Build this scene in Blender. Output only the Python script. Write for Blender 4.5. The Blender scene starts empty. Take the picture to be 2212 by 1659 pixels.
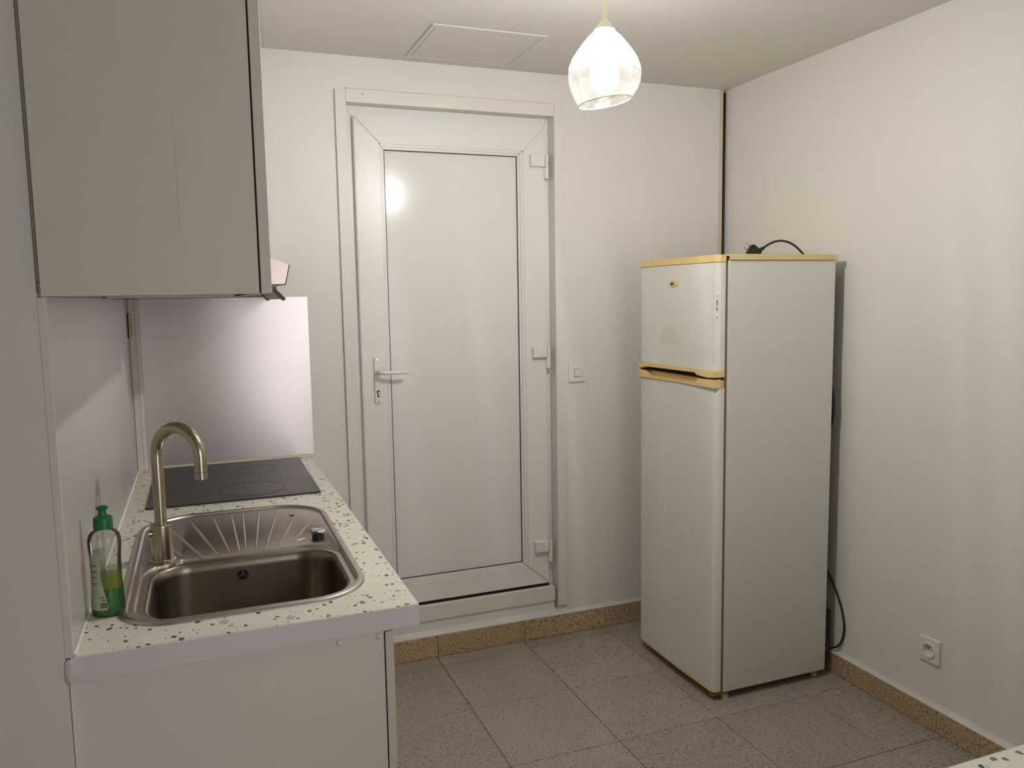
import bpy, bmesh, math, random
from mathutils import Vector, Matrix
PI = math.pi
scene = bpy.context.scene
C = scene.collection
random.seed(7)

# ------------------------------------------------------------------ camera
F_PX, PITCH, ROLL, YAW = 1738.2, 0.1086, 0.0158, 0.3683
CAM = Vector((0.2357, -3.2005, 1.5252))
cam_d = bpy.data.cameras.new('camera')
cam_d.sensor_width = 36.0
cam_d.lens = F_PX * 36.0 / 2212.0
cam_d.clip_start = 0.02
cam = bpy.data.objects.new('camera', cam_d)
C.objects.link(cam)
_f = Vector((math.sin(YAW)*math.cos(PITCH), math.cos(YAW)*math.cos(PITCH), -math.sin(PITCH)))
_r = Vector((math.cos(YAW), -math.sin(YAW), 0))
_d = _f.cross(_r)
_r2 = math.cos(ROLL)*_r + math.sin(ROLL)*_d
_d2 = -math.sin(ROLL)*_r + math.cos(ROLL)*_d
m = Matrix.Identity(4)
for i in range(3):
    m[i][0] = _r2[i]; m[i][1] = -_d2[i]; m[i][2] = -_f[i]; m[i][3] = CAM[i]
cam.matrix_world = m
scene.camera = cam

# ------------------------------------------------------------------ world, exposure
world = bpy.data.worlds.new('world'); scene.world = world
world.use_nodes = True
world.node_tree.nodes['Background'].inputs[0].default_value = (0.5, 0.55, 0.7, 1)
world.node_tree.nodes['Background'].inputs[1].default_value = 0.02
vs = scene.view_settings
vs.view_transform = 'Standard'; vs.look = 'None'; vs.gamma = 1.0; vs.use_curve_mapping = False
vs.exposure = 0.0
LAMP_W = 24.8        # pendant bulb
FILL_W = 34.0         # added fill light behind the viewer

# added soft fill; the tall glazed door behind the viewer is unseen, a guess
l = bpy.data.lights.new('window_daylight', 'AREA'); l.shape = 'RECTANGLE'; l.size = 1.46; l.size_y = 2.06
l.energy = FILL_W; l.color = (1.0, 0.97, 1.0)
lo = bpy.data.objects.new('window_daylight', l); C.objects.link(lo)
lo.location = (1.48, -4.99, 1.15); lo.rotation_euler = (PI/2, 0, 0)      # facing +Y, into the room

# ------------------------------------------------------------------ materials
def srgb(r, g, b):
    def f(c):
        c /= 255.0
        return c/12.92 if c <= 0.04045 else ((c+0.055)/1.055)**2.4
    return (f(r), f(g), f(b), 1.0)

def mat(name, col, rough=0.5, metal=0.0, spec=0.5, var=0.04, vscale=6.0, rvar=0.05, bump=0.0, bscale=120.0, aniso=None, coat=0.0):
    m = bpy.data.materials.new(name); m.use_nodes = True
    nt = m.node_tree; b = nt.nodes['Principled BSDF']
    b.inputs['Metallic'].default_value = metal
    b.inputs['Specular IOR Level'].default_value = spec
    b.inputs['Coat Weight'].default_value = coat
    tc = nt.nodes.new('ShaderNodeTexCoord')
    geo = nt.nodes.new('ShaderNodeNewGeometry')
    n = nt.nodes.new('ShaderNodeTexNoise'); n.inputs['Scale'].default_value = vscale; n.inputs['Detail'].default_value = 4
    vec = geo.outputs['Position']
    if aniso:
        mp = nt.nodes.new('ShaderNodeMapping'); mp.inputs['Scale'].default_value = aniso
        nt.links.new(vec, mp.inputs['Vector']); vec = mp.outputs['Vector']
    nt.links.new(vec, n.inputs['Vector'])
    mx = nt.nodes.new('ShaderNodeMix'); mx.data_type = 'RGBA'
    c = col
    mx.inputs[6].default_value = (c[0]*(1-var), c[1]*(1-var), c[2]*(1-var*1.15), 1)
    mx.inputs[7].default_value = (min(1, c[0]*(1+var)), min(1, c[1]*(1+var)), min(1, c[2]*(1+var)), 1)
    nt.links.new(n.outputs['Fac'], mx.inputs[0]); nt.links.new(mx.outputs[2], b.inputs['Base Color'])
    mr = nt.nodes.new('ShaderNodeMapRange')
    mr.inputs['To Min'].default_value = max(0.02, rough-rvar); mr.inputs['To Max'].default_value = rough+rvar
    nt.links.new(n.outputs['Fac'], mr.inputs['Value']); nt.links.new(mr.outputs['Result'], b.inputs['Roughness'])
    if bump:
        n2 = nt.nodes.new('ShaderNodeTexNoise'); n2.inputs['Scale'].default_value = bscale; n2.inputs['Detail'].default_value = 3
        nt.links.new(vec, n2.inputs['Vector'])
        bp = nt.nodes.new('ShaderNodeBump'); bp.inputs['Strength'].default_value = bump; bp.inputs['Distance'].default_value = 0.002
        nt.links.new(n2.outputs['Fac'], bp.inputs['Height']); nt.links.new(bp.outputs['Normal'], b.inputs['Normal'])
    return m

M = {}
M['wall'] = mat('satin_white_paint', srgb(228, 225, 219), 0.38, spec=0.45, var=0.015, vscale=1.6, bump=0.12, bscale=60)
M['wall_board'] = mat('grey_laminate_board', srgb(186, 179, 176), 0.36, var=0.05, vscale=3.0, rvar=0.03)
M['ceiling'] = mat('matt_ceiling_paint', srgb(219, 216, 208), 0.7, spec=0.2, var=0.012, vscale=1.2)
M['trim'] = mat('white_trim_paint', srgb(227, 222, 214), 0.4, var=0.03, vscale=9)
M['pvc'] = mat('white_pvc', srgb(230, 228, 224), 0.34, var=0.012, vscale=2, rvar=0.02)
M['pvc_panel'] = mat('gloss_white_panel', srgb(228, 226, 223), 0.17, spec=0.28, var=0.01, vscale=1.5, rvar=0.015)
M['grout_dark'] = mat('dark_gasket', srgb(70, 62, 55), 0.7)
M['caulk'] = mat('white_caulk', srgb(214, 210, 204), 0.6, var=0.06, vscale=40, bump=0.5, bscale=50)
M['cabinet'] = mat('white_melamine', srgb(221, 213, 199), 0.45, var=0.02, vscale=5)
M['cabinet_side'] = mat('white_melamine_panel', srgb(230, 223, 214), 0.45, var=0.02, vscale=5)
M['edge'] = mat('painted_counter_edge', srgb(230, 222, 222), 0.5, var=0.03, vscale=12)
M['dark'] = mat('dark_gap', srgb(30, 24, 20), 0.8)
M['black'] = mat('black_rubber', srgb(26, 24, 24), 0.45)
M['black_plastic'] = mat('black_plastic', srgb(40, 36, 34), 0.4)
M['steel'] = mat('stainless_steel', srgb(198, 190, 185), 0.36, metal=1, var=0.025, vscale=9, rvar=0.05)
M['steel_bowl'] = mat('brushed_bowl_steel', srgb(150, 142, 130), 0.3, metal=1, var=0.07, vscale=10, rvar=0.06, aniso=(1, 1, 12))
M['splash'] = mat('brushed_aluminium', srgb(220, 213, 211), 0.32, metal=0.85, var=0.05, vscale=30, rvar=0.05, aniso=(1, 1, 14))
_nt = M['splash'].node_tree; _b = _nt.nodes['Principled BSDF']
_b.inputs['Anisotropic'].default_value = 0.55
_t = _nt.nodes.new('ShaderNodeCombineXYZ'); _t.inputs['Z'].default_value = 1.0      # grain runs sideways, glints stretch up and down
_nt.links.new(_t.outputs[0], _b.inputs['Tangent'])
M['hood_steel'] = mat('hood_steel', srgb(205, 192, 182), 0.3, metal=1, var=0.05, vscale=20, aniso=(1, 1, 8))
M['nickel'] = mat('brushed_nickel', srgb(180, 170, 148), 0.24, metal=1, var=0.05, vscale=20, aniso=(8, 8, 1))
M['chrome'] = mat('chrome', srgb(200, 198, 192), 0.12, metal=1, var=0.02)
M['hob'] = mat('dark_ceramic_glass', srgb(50, 46, 45), 0.36, var=0.08, vscale=8, rvar=0.04)
M['hob_line'] = mat('hob_print', srgb(36, 33, 32), 0.4)
M['fridge'] = mat('fridge_enamel', srgb(218, 217, 208), 0.33, var=0.012, vscale=3, rvar=0.02)
M['fridge_side'] = mat('fridge_side_enamel', srgb(212, 209, 200), 0.36, var=0.014, vscale=3, bump=0.06, bscale=300)
M['cream'] = mat('cream_plastic', srgb(226, 197, 132), 0.38, var=0.03, vscale=10)
M['cream_pale'] = mat('pale_cream_plastic', srgb(216, 194, 140), 0.4, var=0.03, vscale=10)
M['batten'] = mat('cream_batten_paint', srgb(214, 200, 176), 0.5, var=0.05, vscale=20)
M['residue'] = mat('adhesive_residue', srgb(213, 209, 193), 0.5, var=0.04, vscale=40)
M['chip'] = mat('paint_chip', srgb(146, 138, 128), 0.7)
M['joint'] = mat('hairline_joint', srgb(176, 168, 158), 0.7)
M['scratch'] = mat('scratch_white', srgb(238, 238, 236), 0.5)
M['white_plastic'] = mat('white_plastic', srgb(232, 228, 222), 0.3, var=0.01)
M['green_cap'] = mat('green_cap_plastic', srgb(8, 104, 58), 0.35, var=0.05, vscale=40)
M['foam'] = mat('silicone_bead', srgb(214, 208, 178), 0.5, var=0.06, vscale=60)
M['cable_grey'] = mat('grey_conduit', srgb(110, 104, 96), 0.6)
M['brown'] = mat('brown_gasket', srgb(120, 102, 84), 0.6)

def granite(name, base, dark, light, k=1.0, dthr=0.575):
    m = bpy.data.materials.new(name); m.use_nodes = True
    nt = m.node_tree; b = nt.nodes['Principled BSDF']
    geo = nt.nodes.new('ShaderNodeNewGeometry'); oi = nt.nodes.new('ShaderNodeObjectInfo')
    ad = nt.nodes.new('ShaderNodeVectorMath'); ad.operation = 'ADD'
    sc = nt.nodes.new('ShaderNodeVectorMath'); sc.operation = 'SCALE'; sc.inputs['Scale'].default_value = 13.0
    cv = nt.nodes.new('ShaderNodeCombineXYZ')
    for k_ in range(3): nt.links.new(oi.outputs['Random'], cv.inputs[k_])
    nt.links.new(cv.outputs[0], sc.inputs[0])
    nt.links.new(geo.outputs['Position'], ad.inputs[0]); nt.links.new(sc.outputs[0], ad.inputs[1])
    V = ad.outputs[0]
    def noise(s, d=3):
        n = nt.nodes.new('ShaderNodeTexNoise'); n.inputs['Scale'].default_value = s; n.inputs['Detail'].default_value = d
        n.inputs['Roughness'].default_value = 0.65
        nt.links.new(V, n.inputs['Vector']); return n.outputs['Fac']
    def ramp(x, a, b_):
        r = nt.nodes.new('ShaderNodeMapRange'); r.inputs['From Min'].default_value = a; r.inputs['From Max'].default_value = b_
        nt.links.new(x, r.inputs['Value']); return r.outputs['Result']
    def mix(fac, a, c):
        x = nt.nodes.new('ShaderNodeMix'); x.data_type = 'RGBA'
        nt.links.new(fac, x.inputs[0])
        for s, v in ((6, a), (7, c)):
            if isinstance(v, tuple): x.inputs[s].default_value = v
            else: nt.links.new(v, x.inputs[s])
        return x.outputs[2]
    big = noise(2.2, 2)
    c0 = mix(ramp(big, 0.35, 0.65), base, tuple(v*0.93 for v in base[:3]) + (1,))
    c1 = mix(ramp(noise(170*k), 0.58, 0.66), c0, light)
    c2 = mix(ramp(noise(125*k), dthr, dthr+0.06), c1, dark)
    # each tile a touch lighter or darker
    rr = nt.nodes.new('ShaderNodeMapRange'); rr.inputs['To Min'].default_value = 0.93; rr.inputs['To Max'].default_value = 1.06
    nt.links.new(oi.outputs['Random'], rr.inputs['Value'])
    mu = nt.nodes.new('ShaderNodeVectorMath'); mu.operation = 'SCALE'
    nt.links.new(c2, mu.inputs[0]); nt.links.new(rr.outputs['Result'], mu.inputs['Scale'])
    nt.links.new(mu.outputs[0], b.inputs['Base Color'])
    r2 = nt.nodes.new('ShaderNodeMapRange'); r2.inputs['To Min'].default_value = 0.30; r2.inputs['To Max'].default_value = 0.42
    nt.links.new(noise(7), r2.inputs['Value']); nt.links.new(r2.outputs['Result'], b.inputs['Roughness'])
    return m
M['tile'] = granite('granite_floor_tile', srgb(158, 147, 136), srgb(78, 66, 54), srgb(200, 190, 178))
M['skirt'] = granite('granite_skirting_tile', srgb(186, 164, 127), srgb(92, 71, 47), srgb(206, 188, 154), 1.15, 0.55)
M['grout'] = mat('tile_grout', srgb(112, 102, 88), 0.8, var=0.1, vscale=30)

def terrazzo():
    m = bpy.data.materials.new('speckled_white_laminate'); m.use_nodes = True
    nt = m.node_tree; b = nt.nodes['Principled BSDF']
    geo = nt.nodes.new('ShaderNodeNewGeometry')
    nz = nt.nodes.new('ShaderNodeTexNoise'); nz.inputs['Scale'].default_value = 70; nz.inputs['Detail'].default_value = 2
    nt.links.new(geo.outputs['Position'], nz.inputs['Vector'])
    ds = nt.nodes.new('ShaderNodeVectorMath'); ds.operation = 'SCALE'; ds.inputs['Scale'].default_value = 0.012
    nt.links.new(nz.outputs['Color'], ds.inputs[0])
    ad = nt.nodes.new('ShaderNodeVectorMath'); ad.operation = 'ADD'
    nt.links.new(geo.outputs['Position'], ad.inputs[0]); nt.links.new(ds.outputs[0], ad.inputs[1])
    col = None
    def layer(prev, scale, radius, gate, colr, off):
        mp = nt.nodes.new('ShaderNodeMapping'); mp.inputs['Location'].default_value = off; mp.inputs['Scale'].default_value = (1.0, 0.75, 0.01)
        nt.links.new(ad.outputs[0], mp.inputs['Vector'])
        v = nt.nodes.new('ShaderNodeTexVoronoi'); v.inputs['Scale'].default_value = scale
        nt.links.new(mp.outputs[0], v.inputs['Vector'])
        se = nt.nodes.new('ShaderNodeSeparateColor'); nt.links.new(v.outputs['Color'], se.inputs[0])
        # radius differs cell by cell, gated so only some cells carry a chip
        rg = nt.nodes.new('ShaderNodeMath'); rg.operation = 'MULTIPLY'; rg.inputs[1].default_value = radius
        nt.links.new(se.outputs[1], rg.inputs[0])
        lt = nt.nodes.new('ShaderNodeMath'); lt.operation = 'LESS_THAN'
        nt.links.new(v.outputs['Distance'], lt.inputs[0]); nt.links.new(rg.outputs[0], lt.inputs[1])
        g = nt.nodes.new('ShaderNodeMath'); g.operation = 'LESS_THAN'; g.inputs[1].default_value = gate
        nt.links.new(se.outputs[0], g.inputs[0])
        mu = nt.nodes.new('ShaderNodeMath'); mu.operation = 'MULTIPLY'
        nt.links.new(lt.outputs[0], mu.inputs[0]); nt.links.new(g.outputs[0], mu.inputs[1])
        x = nt.nodes.new('ShaderNodeMix'); x.data_type = 'RGBA'; nt.links.new(mu.outputs[0], x.inputs[0])
        if isinstance(prev, tuple): x.inputs[6].default_value = prev
        else: nt.links.new(prev, x.inputs[6])
        x.inputs[7].default_value = colr
        return x.outputs[2]
    col = layer(srgb(232, 229, 214), 40, 0.46, 0.22, srgb(186, 184, 172), (0.3, 0.1, 0))
    col = layer(col, 64, 0.42, 0.36, srgb(112, 108, 100), (1.7, 0.6, 0))
    col = layer(col, 72, 0.36, 0.40, srgb(70, 66, 62), (4.1, 2.3, 0))
    col = layer(col, 120, 0.32, 0.35, srgb(150, 146, 136), (0.9, 5.1, 0))
    nt.links.new(col, b.inputs['Base Color'])
    b.inputs['Roughness'].default_value = 0.36
    return m
M['terrazzo'] = terrazzo()

def thin_glass(name, tint, frost_top=False):
    """clear blown glass whose upper part is clouded white; light passes straight through"""
    m = bpy.data.materials.new(name); m.use_nodes = True
    nt = m.node_tree; nt.nodes.remove(nt.nodes['Principled BSDF'])
    out = nt.nodes['Material Output']
    tr = nt.nodes.new('ShaderNodeBsdfTransparent'); tr.inputs[0].default_value = tint
    gl = nt.nodes.new('ShaderNodeBsdfGlossy'); gl.inputs['Roughness'].default_value = 0.05; gl.inputs['Color'].default_value = (1, 1, 1, 1)
    fr = nt.nodes.new('ShaderNodeFresnel'); fr.inputs['IOR'].default_value = 1.45
    mx = nt.nodes.new('ShaderNodeMixShader')
    nt.links.new(fr.outputs[0], mx.inputs[0]); nt.links.new(tr.outputs[0], mx.inputs[1]); nt.links.new(gl.outputs[0], mx.inputs[2])
    last = mx.outputs[0]
    if frost_top:
        geo = nt.nodes.new('ShaderNodeTexCoord'); sx = nt.nodes.new('ShaderNodeSeparateXYZ')
        nz = nt.nodes.new('ShaderNodeTexNoise'); nz.inputs['Scale'].default_value = 22
        nt.links.new(geo.outputs['Object'], nz.inputs['Vector']); nt.links.new(geo.outputs['Object'], sx.inputs[0])
        ad = nt.nodes.new('ShaderNodeMath'); ad.operation = 'MULTIPLY_ADD'; ad.inputs[1].default_value = 0.05
        nt.links.new(nz.outputs['Fac'], ad.inputs[0]); nt.links.new(sx.outputs['Z'], ad.inputs[2])
        mr = nt.nodes.new('ShaderNodeMapRange'); mr.inputs['From Min'].default_value = frost_top[0]; mr.inputs['From Max'].default_value = frost_top[1]
        mr.inputs['To Min'].default_value = 0.0075; mr.inputs['To Max'].default_value = 0.7
        nt.links.new(ad.outputs[0], mr.inputs['Value'])
        tl = nt.nodes.new('ShaderNodeBsdfTranslucent'); tl.inputs[0].default_value = (0.95, 0.93, 0.88, 1)
        mx2 = nt.nodes.new('ShaderNodeMixShader')
        nt.links.new(mr.outputs['Result'], mx2.inputs[0]); nt.links.new(last, mx2.inputs[1]); nt.links.new(tl.outputs[0], mx2.inputs[2])
        last = mx2.outputs[0]
    nt.links.new(last, out.inputs['Surface'])
    return m

def tinted_liquid(name, col, tcol, clear):
    m = bpy.data.materials.new(name); m.use_nodes = True
    nt = m.node_tree; nt.nodes.remove(nt.nodes['Principled BSDF'])
    out = nt.nodes['Material Output']
    tr = nt.nodes.new('ShaderNodeBsdfTransparent'); tr.inputs[0].default_value = tcol
    df = nt.nodes.new('ShaderNodeBsdfTranslucent'); 
    d2 = nt.nodes.new('ShaderNodeBsdfDiffuse')
    nz = nt.nodes.new('ShaderNodeTexNoise'); nz.inputs['Scale'].default_value = 60
    mc = nt.nodes.new('ShaderNodeMix'); mc.data_type = 'RGBA'
    mc.inputs[6].default_value = col; mc.inputs[7].default_value = tuple(min(1, v*1.3) for v in col[:3]) + (1,)
    nt.links.new(nz.outputs['Fac'], mc.inputs[0])
    nt.links.new(mc.outputs[2], df.inputs[0]); nt.links.new(mc.outputs[2], d2.inputs[0])
    a = nt.nodes.new('ShaderNodeMixShader'); a.inputs[0].default_value = 0.5
    nt.links.new(df.outputs[0], a.inputs[1]); nt.links.new(d2.outputs[0], a.inputs[2])
    b = nt.nodes.new('ShaderNodeMixShader'); b.inputs[0].default_value = clear
    nt.links.new(a.outputs[0], b.inputs[1]); nt.links.new(tr.outputs[0], b.inputs[2])
    gl = nt.nodes.new('ShaderNodeBsdfGlossy'); gl.inputs['Roughness'].default_value = 0.08
    fr = nt.nodes.new('ShaderNodeFresnel'); fr.inputs['IOR'].default_value = 1.4
    c = nt.nodes.new('ShaderNodeMixShader')
    nt.links.new(fr.outputs[0], c.inputs[0]); nt.links.new(b.outputs[0], c.inputs[1]); nt.links.new(gl.outputs[0], c.inputs[2])
    nt.links.new(c.outputs[0], out.inputs['Surface'])
    return m
M['pane'] = thin_glass('window_glass', (0.98, 0.98, 0.98, 1))
M['bottle'] = tinted_liquid('clear_bottle_plastic', srgb(190, 190, 178), (0.95, 0.97, 0.93, 1), 0.88)
M['liquid'] = tinted_liquid('green_detergent', srgb(28, 150, 0), (0.10, 0.72, 0.02, 1), 0.5)
M['liquid_top'] = tinted_liquid('yellow_green_detergent', srgb(186, 198, 10), (0.66, 0.76, 0.06, 1), 0.4)
M['label'] = mat('bottle_label', srgb(168, 176, 150), 0.5, var=0.12, vscale=90)
M['label_ink'] = mat('label_ink', srgb(92, 104, 76), 0.6)

# ------------------------------------------------------------------ mesh helpers
def box(bm, x0, x1, y0, y1, z0, z1, bev=0.0, seg=2):
    vs_ = [bm.verts.new((x, y, z)) for x in (x0, x1) for y in (y0, y1) for z in (z0, z1)]
    F = [(0, 1, 3, 2), (4, 6, 7, 5), (0, 4, 5, 1), (2, 3, 7, 6), (0, 2, 6, 4), (1, 5, 7, 3)]
    fs = [bm.faces.new([vs_[i] for i in f]) for f in F]
    if bev > 0:
        es = list({e for f in fs for e in f.edges})
        bmesh.ops.bevel(bm, geom=es, offset=bev, segments=seg, affect='EDGES', profile=0.5)
    return bm

def prism(bm, poly, axis, a, b, bev=0.0):
    """poly: 2-D outline in the two other axes (in XYZ order), extruded along axis from a to b"""
    def P(p, t):
        q = list(p); q.insert(axis, t); return q
    A = [bm.verts.new(P(p, a)) for p in poly]; B = [bm.verts.new(P(p, b)) for p in poly]
    n = len(poly); fs = [bm.faces.new(A), bm.faces.new(B[::-1])]
    for i in range(n): fs.append(bm.faces.new((A[i], B[i], B[(i+1) % n], A[(i+1) % n])))
    bmesh.ops.recalc_face_normals(bm, faces=fs)
    if bev > 0:
        es = list({e for f in fs for e in f.edges})
        bmesh.ops.bevel(bm, geom=es, offset=bev, segments=2, affect='EDGES')
    return bm

def frame_of(d):
    d = d.normalized(); u = Vector((0, 0, 1)) if abs(d.z) < 0.9 else Vector((1, 0, 0))
    a = d.cross(u).normalized(); b = d.cross(a).normalized()
    return a, b

def tube(bm, pts, r, seg=14, cap=True):
    pts = [Vector(p) for p in pts]; n = len(pts)
    rs = r if isinstance(r, (list, tuple)) else [r]*n
    rings = []; a = None
    for i, p in enumerate(pts):
        d = (pts[min(i+1, n-1)] - pts[max(i-1, 0)]).normalized()
        if a is None: a, b = frame_of(d)
        else:
            a = (a - d*a.dot(d)).normalized(); b = d.cross(a)
        rings.append([bm.verts.new(p + rs[i]*(math.cos(t)*a + math.sin(t)*b)) for t in [2*PI*k/seg for k in range(seg)]])
    for i in range(n-1):
        for k in range(seg):
            bm.faces.new((rings[i][k], rings[i][(k+1) % seg], rings[i+1][(k+1) % seg], rings[i+1][k]))
    if cap:
        bm.faces.new(rings[0][::-1]); bm.faces.new(rings[-1])
    bmesh.ops.recalc_face_normals(bm, faces=bm.faces[:])
    return bm

def lathe(bm, cx, cy, prof, seg=32, zfun=None, sx=1.0, sy=1.0, close=False):
    rings = []
    for j, (r, z) in enumerate(prof):
        if r < 1e-6:
            rings.append([bm.verts.new((cx, cy, z))])
        else:
            rings.append([bm.verts.new((cx + sx*r*math.cos(t), cy + sy*r*math.sin(t), z + (zfun(j, t) if zfun else 0))) for t in [2*PI*k/seg for k in range(seg)]])
    for i in range(len(rings)-1):
        A, B = rings[i], rings[i+1]
        for k in range(seg):
            k2 = (k+1) % seg
            if len(A) == 1 and len(B) == 1: continue
            if len(A) == 1: bm.faces.new((A[0], B[k], B[k2]))
            elif len(B) == 1: bm.faces.new((A[k], A[k2], B[0]))
            else: bm.faces.new((A[k], A[k2], B[k2], B[k]))
    bmesh.ops.recalc_face_normals(bm, faces=bm.faces[:])
    return bm

def spline(ctrl, n=10):
    P = [Vector(p) for p in ctrl]; P = [2*P[0]-P[1]] + P + [2*P[-1]-P[-2]]
    out = []
    for i in range(1, len(P)-2):
        for k in range(n):
            t = k/n; a, b, c, d = P[i-1], P[i], P[i+1], P[i+2]
            out.append(0.5*((2*b) + (c-a)*t + (2*a-5*b+4*c-d)*t*t + (3*b-a-3*c+d)*t**3))
    out.append(P[-2]); return out

def rrect(x0, x1, y0, y1, r, n=8):
    """rounded rectangle outline, counter-clockwise; r is one radius or four (x1y0, x1y1, x0y1, x0y0)"""
    rs = r if isinstance(r, (list, tuple)) else (r,)*4
    pts = []
    for (cx, cy, a0), rr in zip((((x1), (y0), -PI/2), ((x1), (y1), 0), ((x0), (y1), PI/2), ((x0), (y0), PI)), rs):
        ox = cx - rr if cx == x1 else cx + rr
        oy = cy - rr if cy == y1 else cy + rr
        for k in range(n+1):
            t = a0 + (PI/2)*k/n
            pts.append((ox + rr*math.cos(t), oy + rr*math.sin(t)))
    return pts

def link(name, bm, material, parent=None, org=None, smooth=None):
    """one mesh object; vertices are given in world space and moved to the thing's own origin"""
    me = bpy.data.meshes.new(name)
    root = parent
    while root is not None and root.parent is not None: root = root.parent
    if org is None:
        if root is not None: org = Vector(root['_org'])
        else:
            co = [v.co for v in bm.verts]
            org = Vector(((min(c.x for c in co)+max(c.x for c in co))/2, (min(c.y for c in co)+max(c.y for c in co))/2, min(c.z for c in co)))
    org = Vector(org)
    bm.normal_update(); bm.to_mesh(me); bm.free()
    me.transform(Matrix.Translation(-org))
    me.materials.append(M[material] if isinstance(material, str) else material)
    if smooth is not None:
        me.shade_smooth()
        if smooth < 180: me.set_sharp_from_angle(angle=math.radians(smooth))
    o = bpy.data.objects.new(name, me); C.objects.link(o)
    if smooth is not None and smooth <= 45:
        w = o.modifiers.new('weighted_normal', 'WEIGHTED_NORMAL'); w.keep_sharp = True; w.weight = 100
    if parent is not None: o.parent = parent
    else:
        o.location = org; o['_org'] = list(org)
    return o

def thing(name, org, label=None, cat=None, group=None, kind=None):
    o = bpy.data.objects.new(name, None); o.empty_display_size = 0.05
    C.objects.link(o); o.location = org; o['_org'] = list(org)
    tag(o, label, cat, group, kind); return o

def tag(o, label=None, cat=None, group=None, kind=None):
    if label: o['label'] = label
    if cat: o['category'] = cat
    if group: o['group'] = group
    if kind: o['kind'] = kind
    return o

def B(name, x0, x1, y0, y1, z0, z1, material, parent=None, bev=0.0, seg=2):
    return link(name, box(bmesh.new(), x0, x1, y0, y1, z0, z1, bev, seg), material, parent, smooth=40 if bev else None)

def struct(o, label, cat): return tag(o, label, cat, kind='structure')

# ------------------------------------------------------------------ room shell
XL, XR, YB, YREAR, ZC = -0.012, 2.55, 0.0, -4.8, 2.45
XFAR, YPART = -1.9, -1.674                      # the room opens to the left on the viewer's side of this corner
ZT = 0.9127                                    # worktop height
DX0, DX1, DZ0, DZ1 = 0.800, 1.678, 0.094, 2.28  # door opening

fl = B('floor', XFAR-0.2, XR+0.2, YREAR, 0.2, -0.06, -0.004, 'grout')
struct(fl, 'polished beige granite tiled floor', 'floor')
PT = 0.40
tile_me = None
for ix_ in range(-8, 5):
    for iy in range(-12, 1):
        x0, x1 = 1.105+ix_*PT, 1.105+(ix_+1)*PT
        y0, y1 = -0.485+iy*PT, -0.485+(iy+1)*PT
        x0c, x1c, y0c, y1c = max(x0, XL if y1 > YPART+0.1 else XFAR), min(x1, XR), max(y0, YREAR), min(y1, YB+0.02)
        if x0c < XL and y1c > YPART: y1c = max(y0c, min(y1c, YPART))
        if x1c-x0c < 0.02 or y1c-y0c < 0.02: continue
        full = abs(x1c-x0c-PT) < 1e-6 and abs(y1c-y0c-PT) < 1e-6
        if full and tile_me is not None:
            o = bpy.data.objects.new('tile', tile_me); C.objects.link(o); o.parent = fl
        else:
            g = 0.0011
            bm = box(bmesh.new(), x0c+g-x0c, x1c-g-x0c, y0c+g-y0c, y1c-g-y0c, -0.012, 0, 0.0009, 1)
            o = link('tile', bm, 'tile', fl, org=(0, 0, 0))
            if full: tile_me = o.data
        o.location = Vector((x0c, y0c, 0)) - Vector(fl['_org'])
# the last strip of tiles against the back wall
for ix_ in range(-3, 4):
    x0, x1 = max(XL, 1.105+ix_*PT), min(XR, 1.105+(ix_+1)*PT)
    if x1-x0 < 0.02: continue
    B('tile', x0+0.0011, x1-0.0011, -0.085+0.001, 0.0, -0.012, 0, 'tile', fl, 0.0009, 1)

struct(B('ceiling', XFAR-0.2, XR+0.2, YREAR-0.2, 0.2, ZC, ZC+0.1, 'ceiling'), 'plain off-white ceiling', 'ceiling')

bm = bmesh.new()
XG = 2.5285                                     # the back wall stops short of the right wall: a cable gap
box(bm, XL-0.2, DX0, 0, 0.2, -0.05, ZC+0.05)
box(bm, DX1, XG, 0, 0.2, -0.05, ZC+0.05)
box(bm, DX0, DX1, 0, 0.2, DZ1, ZC+0.05)
box(bm, DX0, DX1, 0, 0.2, -0.05, DZ0)
box(bm, XG, XR+0.2, 0.10, 0.2, -0.05, ZC+0.05)
wb = struct(link('wall_back', bm, 'wall'), 'glossy white back wall around the white door', 'wall')
struct(B('wall_left', XFAR-0.2, XL, YPART, 0.0, -0.05, ZC+0.05, 'wall'), 'white wall corner along the left edge beside the worktop', 'wall')
struct(B('wall_right', XR, XR+0.2, YREAR, 0.1, -0.05, ZC+0.05, 'wall'), 'glossy white right-hand wall behind the fridge', 'wall')
bm = bmesh.new()
WINS = [(0.74, 2.22)]; WZ = (0.10, 2.20)
for a, b in ((XFAR-0.2, 0.74), (2.22, XR+0.2)): box(bm, a, b, YREAR-0.2, YREAR, -0.05, ZC+0.05)
for a, b in WINS:
    box(bm, a, b, YREAR-0.2, YREAR, -0.05, WZ[0]); box(bm, a, b, YREAR-0.2, YREAR, WZ[1], ZC+0.05)
struct(link('wall_rear', bm, 'wall'), 'white window wall behind the viewer', 'wall')
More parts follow.
